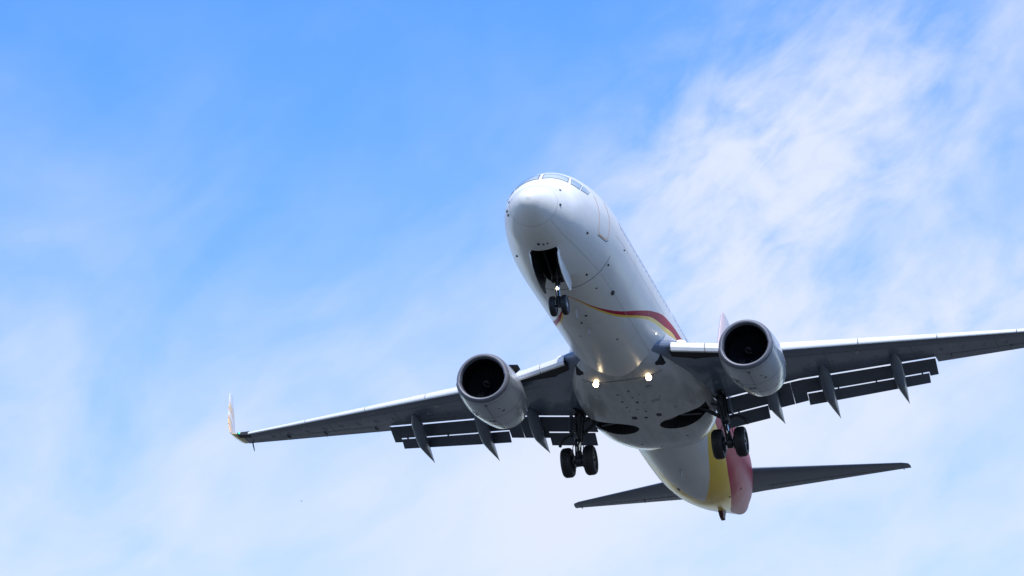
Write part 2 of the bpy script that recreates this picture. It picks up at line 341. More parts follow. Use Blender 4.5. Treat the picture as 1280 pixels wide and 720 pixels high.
def patch(name, quad, m, parent=FUS, off=.004, nu=8, nv=8, thick=.004):
    """a thin plate lying on the skin between four (x, angle) corners"""
    top = []; bot = []
    for i in range(nu + 1):
        for j in range(nv + 1):
            u, v = i / nu, j / nv
            x = (quad[0][0] * (1 - u) + quad[1][0] * u) * (1 - v) + (quad[3][0] * (1 - u) + quad[2][0] * u) * v
            t = (quad[0][1] * (1 - u) + quad[1][1] * u) * (1 - v) + (quad[3][1] * (1 - u) + quad[2][1] * u) * v
            top.append(surf(x, t, off))
    f = [(i * (nv + 1) + j, (i + 1) * (nv + 1) + j, (i + 1) * (nv + 1) + j + 1, i * (nv + 1) + j + 1) for i in range(nu) for j in range(nv)]
    return finish(name, top, f, m, parent)
def band(mb, pts, w, off=.003, sub=10):
    """a strip of width w (metres) along (x, angle) points on the skin"""
    P = []
    for k in range(len(pts) - 1):
        for i in range(sub): P.append([pts[k][c] + (pts[k + 1][c] - pts[k][c]) * i / sub for c in (0, 1)])
    P.append(pts[-1]); Q = [surf(p[0], p[1], off) for p in P]; A = []; B = []
    for i, q in enumerate(Q):
        t = (Q[min(i + 1, len(Q) - 1)] - Q[max(i - 1, 0)]).normalized(); nrm = (q - Vector((q.x, 0, -.1))).normalized(); s = t.cross(nrm).normalized() * w / 2
        A.append(q + s); B.append(q - s)
    n = len(A); mb.add(A + B, [(i, i + 1, n + i + 1, n + i) for i in range(n - 1)])
def blister(mb, x, deg, r, h=.02, sx=1.0):
    """a small raised oval on the skin (probe, drain, cover)"""
    c = surf(x, deg); n = (surf(x, deg, .1) - c).normalized(); a = Vector((1, 0, 0)); a = (a - n * a.dot(n)).normalized(); b = n.cross(a)
    rings = []
    for k, hh in ((1, -.01), (1, h * .5), (.7, h)): rings.append([c + (a * math.cos(t) * sx + b * math.sin(t)) * r * k + n * hh for t in np.linspace(0, 2 * math.pi, 12, endpoint=False)])
    mb.loft(rings)

def fuselage_details():
    # cockpit windows, three a side
    for s in (1, -1):
        wins = [[(2.02, s * 2), (2.45, s * 2), (2.66, s * 37), (2.22, s * 44)],
                [(2.24, s * 48), (2.70, s * 40), (3.02, s * 53), (2.48, s * 62)],
                [(2.54, s * 62.8), (3.06, s * 54), (3.36, s * 62), (2.98, s * 69)]]
        for q in wins:
            cx = sum(p[0] for p in q) / 4; ct = sum(p[1] for p in q) / 4
            fr = patch('cockpit_window', [(cx + (p[0] - cx) * .99, ct + (p[1] - ct) * .99) for p in q], M['frame'], off=.006)
            g = patch('pane', [(cx + (p[0] - cx) * .90, ct + (p[1] - ct) * .90) for p in q], M['glass'], parent=fr, off=.012)
            g.parent = FUS; g.name = 'cockpit_window_pane'
    for i in range(52):
        x = 6.3 + i * .508
        if 14.9 < x < 15.3: continue
        q = [(x - .115, -80.0), (x + .115, -80.0), (x + .115, -70.5), (x - .115, -70.5)]
        patch('cabin_window', q, M['cabin_glass'], off=.004, nu=2, nv=3)
    mb = MB()                                                          # forward passenger door outline on the port side
    band(mb, [(3.60, -65), (3.62, -84), (3.66, -106), (3.80, -110), (4.42, -109), (4.55, -106), (4.60, -84), (4.60, -65)], .045, .004)
    d = mb.build('passenger_door_outline', M['orange'], FUS); 
    mb = MB(); band(mb, [(3.68, -111.5), (4.46, -111), (4.62, -108)], .05, .003)
    mb.build('door_sill_gap', M['frame'], FUS)
    mb = MB()
    band(mb, [(.80, a) for a in range(60, 305, 6)], .012, .003, 2)
    mb.build('radome_seam', M['seam'], FUS)
    mb = MB(); band(mb, [(5.20, -118), (5.17, -128), (5.12, -140), (5.05, -156), (4.98, -172), (4.94, -188), (4.98, -204)], .045, .003)
    mb.build('skin_joint', M['seam'], FUS)
    gaps = [([(5.3, a), (13.2, a)], .012, 30) for a in (-138, 150, -96)] + [([(x, a) for a in range(70, 292, 6)], .010, 2) for x in (8.4, 11.2, 26.3, 29.8, 33.0)] + [([(.85, -140), (3.2, -139), (5.0, -138)], .012, 12)]
    for p, w, k in gaps: mb = MB(); band(mb, p, w, .003, k); mb.build('panel_gap', M['faint'], FUS)
    for x, a, r in ((1.41, -47.6, .045), (.92, -96, .045), (2.92, -117.3, .05), (1.62, 176, .05), (1.66, -176, .035), (1.66, -169, .03), (6.51, -99, .035),
                    (1.40, 62, .05), (1.15, 88, .05), (1.05, 100, .05), (3.3, 130, .04)):
        mb = MB(); blister(mb, x, a, r, .035); mb.build('air_data_probe', M['dark'], FUS)
    for x, a, r, sx in ((7.14, -138.4, .085, 2.0), (7.6, -175, .05, 1.5), (8.2, 176, .035, 2.5), (6.2, 172, .04, 1.5), (9.6, 165, .03, 1), (10.5, -160, .04, 1), (5.9, -150, .04, 1), (4.6, -150, .04, 2),
                        (5.4, -126, .04, 2), (27.5, 160, .06, 3), (30.5, -150, .05, 1), (29.0, 140, .05, 3), (31.0, -132, .05, 1)):
        mb = MB(); blister(mb, x, a, r, .02, sx); mb.build('drain_port', M['dark'], FUS)
    # blade antennas on the belly
    for x, hh, c in ((6.6, .34, .42), (8.6, .26, .34), (24.6, .30, .4)):
        zt, zb, hw, zc = sec(x); z = float(zb); mb = MB()
        mb.loft([[(x, -.025, z + .03), (x + c * .5, -.035, z + .03), (x + c, 0, z + .03), (x + c * .5, .035, z + .03), (x, .025, z + .03)],
                 [(x + c * .45, -.01, z - hh), (x + c * .7, -.012, z - hh), (x + c, 0, z - hh), (x + c * .7, .012, z - hh), (x + c * .45, .01, z - hh)]])
        mb.build('blade_antenna', M['faint'], FUS)
    mb = MB(); c = surf(12.78, -120.75); blister(mb, 12.78, -120.75, .024, .015)
    o = mb.build('inspection_lamp', M['lens_soft'], FUS); o['label'] = 'small lit lamp on the port side below the red and yellow band'
    mb = MB(); c = surf(6.9, -99, 0)                                   # angle of attack style vane low on the port side
    mb = MB(); mb.lathe([(0, .13), (.10, .13), (.13, .11)], (38.22, 0, .62), 'x', 24); mb.build('exhaust_nozzle', M['exhaust'], FUS)
    # tail skid under the rear fuselage
    mb = MB(); mb.loft([[(32.9, -.10, -1.0), (33.9, -.12, -.8), (33.9, .12, -.8), (32.9, .10, -1.0)], [(33.2, -.09, -1.28), (33.62, -.10, -1.24), (33.62, .10, -1.24), (33.2, .09, -1.28)],
                        [(33.28, -.07, -1.38), (33.66, -.08, -1.38), (33.66, .08, -1.38), (33.28, .07, -1.38)]])
    part(mb.build('tail_skid', M['darkred']))
fuselage_details()

# ---- wing-to-body fairing with the two open wheel wells
FT = np.array([(13.2, 1.45, -1.90), (13.9, 1.80, -2.14), (14.6, 2.03, -2.24), (16, 2.32, -2.33), (18, 2.48, -2.36), (19.6, 2.46, -2.36), (20.6, 2.36, -2.33), (21.5, 2.14, -2.24), (22.3, 1.86, -2.08), (23.3, 1.45, -1.80)])
def fairing():
    xs = np.linspace(13.2, 23.3, 70); th = np.linspace(0, 2 * math.pi, 96, endpoint=False); rings = []
    for x in xs:
        w = float(pchip(FT[:, 0], FT[:, 1], x)); zb = float(pchip(FT[:, 0], FT[:, 2], x)); z0 = -.9; r = []
        for a in th:
            s, c = math.sin(a), math.cos(a); e = 2 / 2.7
            r.append((x, w * math.copysign(abs(s) ** e, s), z0 + ((z0 - zb) if c < 0 else .5) * math.copysign(abs(c) ** e, c)))
        rings.append(r)
    o = MB().loft(rings).build('belly_fairing', M['fairing'])
    cs = []
    for s in (1, -1):
        pts = []
        for a in np.linspace(-math.pi * .78, math.pi * .78, 22): pts.append((18.92 - .66 * math.sin(a), s * (1.32 - .92 * math.cos(a))))
        pts += [(18.62, s * 2.9), (19.32, s * 2.9)][::1] if pts[-1][0] < 18.9 else [(19.32, s * 2.9), (18.62, s * 2.9)]
        c = MB().loft([[(x, y, -2.8) for x, y in pts], [(x, y, -1.75) for x, y in pts]]).build('well_cutter', M['black'], smooth=0); cs.append(c)
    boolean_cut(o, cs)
    part(o)
    mb = MB()                                                          # drain holes and access panels along the keel
    def dot(x, y, r, sx=1.0):
        zb = float(pchip(FT[:, 0], FT[:, 2], x)); w = float(pchip(FT[:, 0], FT[:, 1], x)); z = -.9 - (-.9 - zb) * (1 - (abs(y) / w) ** 2.7) ** (1 / 2.7)
        mb.loft([[(x + r * sx * math.cos(a), y + r * math.sin(a), z + hh) for a in np.linspace(0, 2 * math.pi, 12, endpoint=False)] for hh in (.03, -.004)])
    for x, y, r, sx in ((17.75, .32, .11, 1.6), (17.75, -.60, .11, 1.6), (17.85, -.1, .07, 1.5), (15.3, .42, .04, 1.5), (16, .40, .04, 2), (16.6, .36, .04, 1.2), (15.1, -.03, .04, 2), (15.7, -.05, .04, 1), (16.2, -.12, .05, 2), (16.9, .02, .04, 1),
                        (15.5, -.34, .03, 1), (16.3, -.36, .03, 1), (17.2, -.22, .04, 1.5), (17.0, .34, .03, 1), (16.0, -1.0, .03, 1), (17.4, -1.3, .04, 1), (20.6, -1.1, .05, 1.2), (20.9, .7, .05, 1.2), (15.4, 1.1, .03, 1), (21.6, .1, .04, 2)): mb = MB(); dot(x, y, r, sx); mb.build('drain_port', M['dark'], o)
    for (x0, y0, x1, y1) in ((16.2, -.95, 16.5, -.62), (14.9, -.9, 15.05, -.7), (16.7, 1.3, 17.2, 1.55)):
        zb = min(float(pchip(FT[:, 0], FT[:, 2], x)) for x in (x0, x1)) - .003
        k = [-.9 - (-.9 - zb) * (1 - (abs(y) / 2.3) ** 2.7) ** (1 / 2.7) for y in (y0, y1)]
        mb = MB(); mb.add([(x0, y0, k[0]), (x1, y0, k[0]), (x1, y1, k[1]), (x0, y1, k[1])], [(0, 1, 2, 3)]); mb.build('access_panel', M['faint'], o)
    def seam(path, w, m, name):
        mb = MB(); A = []; B = []
        for (x, y) in path:
            zb = float(pchip(FT[:, 0], FT[:, 2], x)); ww = float(pchip(FT[:, 0], FT[:, 1], x)); z = -.9 - (-.9 - zb) * max(0, 1 - (abs(y) / ww) ** 2.7) ** (1 / 2.7) - .005
            A.append((x - w / 2, y, z)); B.append((x + w / 2, y, z))
        n = len(A); mb.add(A + B, [(i, i + 1, n + i + 1, n + i) for i in range(n - 1)]); mb.build(name, m, o)
    seam([(14.15 + .06 * y * y, y) for y in np.linspace(-1.5, 1.5, 25)], .05, M['seam'], 'fairing_seam')
    # ram air inlet recesses and the two retractable landing lights
    for s in (1, -1):
        mb = MB(); mb.loft([[(13.75, s * 1.34, -1.86), (14.1, s * 1.34, -1.92), (14.1, s * 1.66, -1.76), (13.75, s * 1.60, -1.68)], [(13.55, s * 1.24, -1.60), (14.15, s * 1.24, -1.6), (14.15, s * 1.60, -1.40), (13.55, s * 1.55, -1.4)]])
        mb.build('ram_air_inlet', M['black'], o)
    for s in (1, -1):
        for x in (18.5, 18.95, 19.4): MB().box((x, s * 1.3, -1.80), (.05, 1.5, .10)).build('well_rib', M['metal'], o)
        MB().tube([(18.4, s * .6, -1.9), (18.7, s * 1.0, -1.95), (19.2, s * 1.2, -1.92), (19.4, s * 1.9, -1.9)], .035, 8).build('well_pipe', M['metal_light'], o)
    return o
FAIR = fairing()
for s in (1, -1):
    c = Vector((14.24, s * .98, -2.18)); ax = Vector((-1, 0, -.30)).normalized()
    mb = MB(); mb.tube([c - ax * .20, c - ax * .12, c, c + ax * .03], [.05, .095, .115, .115], 20)
    mb.tube([c - ax * .1, c - ax * .1 + Vector((.12, 0, .30))], .05, 10)
    hs_ob = part(mb.build('landing_light', M['metal_light']))
    mb = MB(); mb.tube([c + ax * .028, c + ax * .06, c + ax * .075], [.108, .085, .03], 20); mb.build('lamp_lens', M['lens'], hs_ob)
    ld = bpy.data.lights.new('landing_light_glow', 'POINT'); ld.energy = .4; ld.color = (1, .66, .34); ld.shadow_soft_size = .12
    lo = bpy.data.objects.new('landing_light_glow', ld); COL.objects.link(lo); lo.parent = hs_ob; lo.location = c + ax * .22 + Vector((0, 0, .06))

# ---- wings
def lin(tab, y): return float(np.interp(y, [t[0] for t in tab], [t[1] for t in tab]))
LE = [(0, 12.1), (1.0, 12.75), (1.9, 13.5), (4.2, 15.35), (16.9, 22.05), (18, 22.6)]
TE = [(0, 20.55), (5.6, 20.5), (16.9, 23.25), (18, 23.5)]
TC = [(0, .13), (5.6, .115), (17, .10)]
def zref(y): return -1.25 + .127 * (y - 1.9)
def foil(xi, tc): return 5 * tc * (.2969 * math.sqrt(xi) - .126 * xi - .3516 * xi ** 2 + .2843 * xi ** 3 - .1036 * xi ** 4)
XI = [0, .003, .012, .03, .06, .1, .16, .24, .34, .46, .58, .68]
def wing_ring(y, s, cut, nose):
    """wing section; cut = how far ahead of the trailing edge the flap cove starts, nose = set-back of the fixed nose behind the slat"""
    le, te = lin(LE, y) + nose, lin(TE, y); c = te - le; tc = lin(TC, y); z = zref(y); k = 1 - cut / c; up = []; lo = []
    xs = [x * k / .68 * 1.0 if x > .3 else x for x in XI]; xs = [x for x in XI if x < .6] + [max(.62, k - .06), k]
    for x in xs:
        cam = .012 * math.sin(math.pi * min(x, 1)); up.append((le + x * c, s * y, z + (foil(x, tc) + cam) * c)); lo.append((le + x * c, s * y, z + (-foil(x, tc) + cam) * c))
    tail = [(up[-1][0] + .10, s * y, up[-1][2] - .02 * (1 if cut > .3 else 0)), (up[-1][0] + .10, s * y, up[-1][2] - .05 if cut > .3 else lo[-1][2])]
    return up + tail + lo[:0:-1]
def wing_low(y, x):
    """height of the wing's lower skin"""
    le, te = lin(LE, y) + .3, lin(TE, y); c = te - le; xi = min(max((x - le) / c, 0), 1); return zref(y) + (-foil(xi, lin(TC, y)) + .012 * math.sin(math.pi * xi)) * c
CUT = .62
def slab(mb, y0, y1, n, fn):
    mb.loft([[fn(y)[i] for i in range(len(fn(y)))] for y in np.linspace(y0, y1, n)])
def rot_seg(s, y, x0, z0, chord, deg, thick):
    """closed flap section: nose at x0,z0, trailing edge turned down by deg"""
    a = rad(deg); out = []
    for xi in (0, .02, .08, .2, .4, .7, 1): out.append((xi, 2.2 * thick * (.9 * math.sqrt(xi) * (1 - xi) + .12 * (1 - xi))* .6 + .004))
    for xi in (1, .7, .4, .2, .08, .02): out.append((xi, -thick * .42 * math.sqrt(xi) * (1 - xi) * 1.2 - .004))
    return [(x0 + (u * math.cos(a) * chord + w * math.sin(a)), s * y, z0 - u * math.sin(a) * chord + w * math.cos(a)) for u, w in out]
WINGS = []
for s in (1, -1):
    rings = []
    for y, cut, nose in ((.9, CUT, 0), (1.9, CUT, .05), (2.6, CUT, .15), (3.4, CUT, .25), (4.2, CUT, .28), (4.83, CUT, .3), (5.6, CUT, .3), (7, CUT, .3), (9, CUT, .28), (10.60, CUT, .26), (10.62, .03, .26), (13, .03, .22), (15, .03, .2), (16.6, .03, .16), (16.9, .03, .1)):
        rings.append(wing_ring(y, s, cut, nose))
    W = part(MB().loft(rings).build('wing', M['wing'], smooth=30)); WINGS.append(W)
    # slats: drooped, full depth of the nose
    def slat_sec(y):
        le = lin(LE, y); c = lin(TE, y) - le; h = lin(TC, y) * c * .60 + .07; z = zref(y) - .02 - .08 * h; L = .46 * h + .25
        prof = [(.66, .52), (.42, .44), (.22, .26), (.09, .04), (.01, -.22), (0, -.42), (.03, -.55), (.07, -.60), (.12, -.56), (.15, -.36), (.24, -.06), (.42, .25), (.64, .47)]
        return [(le + u * L * 1.5, s * y, z + w * h) for u, w in prof]
    for y0, y1 in ((5.55, 8.2), (8.23, 10.95), (10.98, 13.75), (13.78, 16.5)):
        MB().loft([slat_sec(y) for y in np.linspace(y0, y1, 4)]).build('slat', M['slat'], W)
    # Krueger flaps inboard of the engine
    def krueger(y):
        le = lin(LE, y); z = zref(y) + .02
        prof = [(.42, .13), (.20, .12), (.05, .06), (-.06, -.06), (-.10, -.18), (-.05, -.28), (.03, -.30), (.06, -.24), (.02, -.16), (.10, -.02), (.24, .06), (.42, .09)]
        return [(le + u * 1.15, s * y, z + w * 1.05) for u, w in prof]
    for y0, y1 in ((1.98, 3.05), (3.08, 4.35)):
        MB().loft([krueger(y) for y in np.linspace(y0, y1, 3)]).build('leading_edge_flap', M['slat'], W)
    # trailing edge flaps
    def flap_nose(y): x = lin(TE, y) - CUT + .09; return x, wing_low(y, x) - .042
    def mainflap(y, ch):
        x, z = flap_nose(y); return rot_seg(s, y, x, z, ch, 26, .10 * ch + .03)
    def aftflap(y, cm, ca):
        x, z = flap_nose(y); a = rad(26); return rot_seg(s, y, x + cm * math.cos(a) + .03, z - cm * math.sin(a) - .040, ca, 40, .10 * ca + .02)
    def mc(y): return .70 if y > 5.9 else .74
    for secs in (((2.32, .80), (3.4, .78), (4.22, .78), (4.23, 1.12), (5.215, 1.12)), ((5.235, 1.12), (5.74, 1.10), (5.75, .68), (7.5, .665), (9.2, .64), (10.26, .62), (10.27, .84), (10.58, .82))):
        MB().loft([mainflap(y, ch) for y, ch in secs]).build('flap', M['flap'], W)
    for y0, y1, cm, ca in ((2.45, 4.22, .78, .56), (5.77, 10.25, .68, .50)):
        MB().loft([aftflap(y, cm * (1 - .02 * max(0, y - 6)), ca * (1 - .035 * max(0, y - 6))) for y in np.linspace(y0, y1, 5)]).build('aft_flap', M['flap'], W)
    for y in (3.1, 6.9, 8.3, 10.0):                                     # brackets bridging the flap slots
        x, z = flap_nose(y); a = rad(26); cm = .78 if y < 5 else .68; mb = MB()
        mb.box((x + cm * math.cos(a), s * y, z - cm * math.sin(a) + .01), (.22, .05, .10), Matrix.Rotation(a, 3, 'Y'))
        mb.build('flap_bracket', M['flap'], W)
    # aileron hinge line, nav gap
    mb = MB(); mb.loft([[(lin(TE, y) - .62, s * y, wing_low(y, lin(TE, y) - .62) - .004), (lin(TE, y) - .60, s * y, wing_low(y, lin(TE, y) - .60) - .004)] for y in (11.0, 15.2)], cap=False, closed=False)
    mb.build('aileron_hinge_gap', M['seam'], W)
    for y in (11.2, 13.4, 15.0): MB().box((lin(TE, y) - .35, s * y, wing_low(y, lin(TE, y) - .35) - .02), (.45, .05, .09), bevel=.015).build('hinge_fairing', M['fairtrack'], W)
    for y, f in [(6.2 + .78 * k, .40) for k in range(13)] + [(2.8, .5), (3.5, .5), (8.0, .22), (11.3, .24), (14.0, .24)]:
        mb = MB(); x = lin(LE, y) + .3 + f * (lin(TE, y) - lin(LE, y)); mb.loft([[(x + .16 * math.cos(a), s * y + .11 * math.sin(a), wing_low(y, x) + hh) for a in np.linspace(0, 2 * math.pi, 14, endpoint=False)] for hh in (.02, -.004)])
        mb.build('tank_access_panel', M['faint'] if f < .3 else M['tank'], W)
    for f, ya, yb in ((.16, 2.2, 16.4), (.62, 6.0, 16.4)):
        mb = MB(); A = []; B = []
        for y in np.linspace(ya, yb, 24):
            x = lin(LE, y) + .3 + f * (lin(TE, y) - lin(LE, y)); A.append((x, s * y, wing_low(y, x) - .005)); B.append((x + .022, s * y, wing_low(y, x + .022) - .005))
        mb.add(A + B, [(q, q + 1, 25 + q, 24 + q) for q in range(23)]); mb.build('skin_panel_gap', M['seam'], W)
    for y in (6.9, 9.9, 12.9, 15.2):
        mb = MB(); A = []; B = []
        for f in np.linspace(.10, .72, 10):
            x = lin(LE, y) + .3 + f * (lin(TE, y) - lin(LE, y)); A.append((x, s * y, wing_low(y, x) - .005)); B.append((x, s * (y + .02), wing_low(y, x) - .004))
        mb.add(A + B, [(q, q + 1, 11 + q, 10 + q) for q in range(9)]); mb.build('skin_panel_gap', M['seam'], W)
    # flap track fairings
    for y0, x0, x1, dz, sz in ((9.22, 19.55, 22.85, -.83, .95), (6.6, 18.9, 22.65, -.80, 1.0), (4.52, 18.8, 22.3, -.60, 1.0)):
        rings = []; n = 18
        zA = wing_low(y0, x0)
        for i in range(n + 1):
            t = i / n; x = x0 + (x1 - x0) * t
            hold = lambda u, a, p: 1 if u < a else max(.03, 1 - ((u - a) / (1 - a)) ** p)
            wd = .23 * sz * max(.08, min(1, t / .16)) ** .55 * hold(t, .32, 1.2)
            zb = zA + dz * t - .56 * sz * max(.03, min(1, t / .40)) ** .8 * hold(t, .42, 1.1)
            zt = min(wing_low(y0, min(x, lin(TE, y0) - CUT)) + .06, zA + dz * t + .20 * (1 - t)); zt = max(zt, zb + .02); yy = y0 + .06 * t
            ring = []
            for a in np.linspace(0, 2 * math.pi, 16, endpoint=False):
                sn, cs = math.sin(a), math.cos(a); ring.append((x, s * yy + wd * math.copysign(abs(sn) ** .85, sn), (zt + zb) / 2 + (zt - zb) / 2 * cs))
            rings.append(ring)
        MB().loft(rings).build('flap_track_fairing', M['fairtrack'], W)
    # blended winglet
    rings = []
    for y, dz, le, ch, cant in ((16.86, 0, 22.05, 1.24, 0), (17.06, .03, 22.17, 1.20, .25), (17.26, .12, 22.32, 1.15, .6), (17.42, .28, 22.5, 1.08, .95), (17.53, .5, 22.7, 1.0, 1.2), (17.64, .85, 22.95, .92, 1.34), (17.78, 1.55, 23.5, .76, 1.38), (17.97, 2.50, 24.25, .52, 1.40), (18.01, 2.68, 24.5, .32, 1.40)):
        r = []; z = zref(16.9) + dz; tc = .095
        xs = [0, .01, .04, .1, .2, .35, .55, .8, 1]
        for x in xs: h = foil(x, tc) * ch; r.append((le + x * ch, s * (y - h * math.sin(cant)), z + h * math.cos(cant)))
        for x in xs[-2:0:-1]: h = -foil(x, tc) * ch; r.append((le + x * ch, s * (y - h * math.sin(cant)), z + h * math.cos(cant)))
        rings.append(r)
    MB().loft(rings).build('winglet', M['swirl'], W)
    mb = MB(); mb.loft([[(22.02, s * 16.52, zref(16.52) + .07), (22.02, s * 16.52, zref(16.52) - .07), (22.4, s * 16.52, zref(16.52) - .07), (22.4, s * 16.52, zref(16.52) + .07)],
                        [(22.13, s * 17.02, zref(17.0) + .05), (22.13, s * 17.02, zref(17.0) - .05), (22.5, s * 17.02, zref(17.0) - .05), (22.5, s * 17.02, zref(17.0) + .05)]])
    mb.build('wingtip_lamp_housing', M['dark'], W)
    mb = MB(); mb.lathe([(-.05, .01), (-.03, .03), (.03, .04), (.12, .04)], (22.11, s * 16.93, zref(16.93) + .02), 'x', 12); mb.build('navigation_light', M['green'] if s > 0 else M['red'], W)
    mb = MB(); mb.tube([(23.2, s * 16.72, zref(16.7) - .01), (23.5, s * 16.76, zref(16.7) - .16), (23.62, s * 16.78, zref(16.7) - .22)], [.03, .022, .01], 8); mb.build('static_wick', M['dark'], W)
    # lit lamp in the wing root leading edge
    mb = MB(); cl = (lin(LE, 2.25) + .42, s * 2.2, zref(2.25) + .16)
    mb.loft([[(cl[0] - .16 * math.cos(p), cl[1] + .22 * math.sin(p) * math.cos(a), cl[2] + .13 * math.sin(p) * math.sin(a)) for a in np.linspace(0, 2 * math.pi, 20, endpoint=False)] for p in np.linspace(.08, math.pi - .08, 12)])
    o = mb.build('wing_root_lamp', M['lens_soft'] if s < 0 else M['slat'], W)
    mb = MB()  # solid black wedge painting the shade under the Krueger flaps, at their stowage recess
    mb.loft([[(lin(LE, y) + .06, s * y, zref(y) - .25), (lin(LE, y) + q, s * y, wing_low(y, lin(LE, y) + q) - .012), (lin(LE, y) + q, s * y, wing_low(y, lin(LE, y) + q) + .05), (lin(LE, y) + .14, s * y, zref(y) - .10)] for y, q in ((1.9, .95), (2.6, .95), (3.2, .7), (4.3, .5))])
    mb.build('leading_edge_recess_shade', M['black'], W)

# ---- engines
def engine(s):
    C = (12.62, s * 4.83, -1.96)
    def sq(t, u, w):
        return (u * (1.05 if w < 0 else 1.02), w * (.965 if w < 0 else 1.0))
    out = [(.16, .965), (.3, .985), (.6, 1.02), (1.1, 1.055), (1.7, 1.06), (2.3, 1.01), (2.9, .925), (3.35, .845), (3.5, .815)]
    mb = MB(); mb.lathe(out + [(3.48, .79), (2.9, .80), (2.2, .84)], C, 'x', 72, sq=sq)
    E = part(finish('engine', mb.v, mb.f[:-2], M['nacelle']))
    mb = MB(); mb.lathe([(.165, .967), (.08, .935), (.02, .895), (0, .855), (.015, .815), (.06, .785), (.14, .77), (.20, .768)], C, 'x', 72, sq=sq); 
    f = mb.f[:-2]; finish('inlet_lip', mb.v, f, M['lip'], E)
    mb = MB(); mb.lathe([(.195, .768), (.5, .765), (.8, .775), (1.25, .785)], C, 'x', 72, sq=sq); finish('inlet_duct', mb.v, mb.f[:-2], M['duct'], E)
    mb = MB()
    for k in range(24):
        a0 = 2 * math.pi * k / 24; pts = []
        for i in range(6):
            r = .20 + .565 * i / 5; tw = rad(35 + 28 * i / 5); ch = .15 + .06 * i / 5; a = a0 + .10 * (i / 5) ** 2
            er = Vector((0, math.sin(a), math.cos(a))); et = Vector((0, math.cos(a), -math.sin(a)))
            d = (Vector((1, 0, 0)) * math.cos(tw) + et * math.sin(tw)) * ch; c = Vector(C) + Vector((.95, 0, 0)) + er * r; n = (et * math.cos(tw) - Vector((1, 0, 0)) * math.sin(tw)) * .006
            pts.append([c - d * .5 + n, c + d * .5 + n, c + d * .5 - n, c - d * .5 - n])
        mb.loft(pts)
    mb.build('fan', M['fan'], E)
    mb = MB(); mb.lathe([(1.15, .77), (1.16, .01)], C, 'x', 32); mb.build('fan_stator', M['black'], E)
    mb = MB(); mb.lathe([(.50, .004), (.56, .05), (.66, .11), (.80, .17), (.95, .21), (1.12, .215)], C, 'x', 32); mb.build('spinner', M['duct'], E)
    mb = MB(); P = []                                                   # painted swirl on the spinner
    for i in range(26):
        t = i / 25; r = .03 + .13 * t; a = 4.2 * t; P.append((C[0] + .50 + .26 * (r / .17) ** 1.35 - .012, C[1] + r * math.sin(a), C[2] + r * math.cos(a)))
    mb.tube(P, [.004 + .011 * math.sin(math.pi * i / 25) for i in range(26)], 6); mb.build('spinner_swirl', M['metal'], E)
    mb = MB(); mb.lathe([(2.1, .66), (3.0, .64), (3.7, .55), (4.3, .44), (4.5, .42), (4.48, .40), (3.9, .40)], C, 'x', 40); mb.build('core_cowl', M['exhaust'], E)
    mb = MB(); mb.lathe([(3.9, .30), (4.4, .27), (4.9, .14), (5.1, .03)], C, 'x', 24); mb.build('exhaust_cone', M['exhaust'], E)
    # pylon
    rings = []
    for x, w, zt, zb in ((13.1, .05, -.93, -1.02), (13.7, .15, -.80, -1.15), (14.6, .20, -.66, -1.30), (15.8, .21, -.70, -1.40), (16.8, .20, -.85, -1.60), (17.8, .16, -.95, -1.50), (18.8, .05, -1.05, -1.28)):
        rings.append([(x, s * 4.83 + w * math.copysign(abs(math.sin(a)) ** .7, math.sin(a)), (zt + zb) / 2 + (zt - zb) / 2 * math.cos(a)) for a in np.linspace(0, 2 * math.pi, 16, endpoint=False)])
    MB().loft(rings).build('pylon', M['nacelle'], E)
    # chine on the inboard side, seams, vents, latches
    a = rad(-52 * s); er = Vector((0, math.sin(a), math.cos(a)))
    def on(t, deg, off=0.0):
        r = float(np.interp(t, [p[0] for p in out], [p[1] for p in out])) + off; u, w = r * math.sin(rad(deg)), r * math.cos(rad(deg)); u, w = sq(t, u, w); return Vector((C[0] + t, C[1] + u, C[2] + w))
    p0 = on(.75, -52 * s, -.02); p1 = on(1.75, -52 * s, -.02); tt = Vector((0, er.z, -er.y)) * .012
    mb = MB(); mb.loft([[p0 + tt, p0 - tt, p0 - tt + er * .02, p0 + tt + er * .02], [p0 + Vector((.5, 0, 0)) + tt, p0 + Vector((.5, 0, 0)) - tt, p0 + Vector((.55, 0, 0)) - tt + er * .30, p0 + Vector((.55, 0, 0)) + tt + er * .30], [p1 + tt, p1 - tt, p1 - tt + er * .26, p1 + tt + er * .26]])
    mb.build('chine', M['metal'], E)
    for t, w in ((.30, .010), (1.55, .014), (2.6, .014)):
        mb = MB()
        rr = [[on(t + d, q, .003) for q in range(0, 360, 6)] for d in (-w, w)]; n = 60; mb.add(rr[0] + rr[1], [(i, (i + 1) % n, n + (i + 1) % n, n + i) for i in range(n)]); mb.build('cowl_seam', M['seam'], E)
    mb = MB()
    rr = [[on(t, 180 + d, .003) for t in np.linspace(.35, 3.3, 20)] for d in (-.5, .5)]; mb.add(rr[0] + rr[1], [(i, i + 1, 20 + i + 1, 20 + i) for i in range(19)])
    mb.build('cowl_seam', M['seam'], E)
    mb = MB()
    for t, d, hw, hl in ((.42, 180, .05, .05), (2.0, 172, .10, .12), (1.3, 150 * 1, .07, .06), (1.32, 142, .06, .07), (1.5, 146, .04, .10), (1.2, 205, .05, .05), (2.3, 178, .12, .02), (2.5, 176, .12, .02), (.9, 200, .03, .03)):
        da = math.degrees(hw / 1.03); q = [on(t - hl, d - da, .004), on(t + hl, d - da, .004), on(t + hl, d + da, .004), on(t - hl, d + da, .004)]; mb = MB(); mb.add(q, [(0, 1, 2, 3)]); mb.build('cowl_vent', M['dark'], E)
    return E
for s in (1, -1): engine(s)

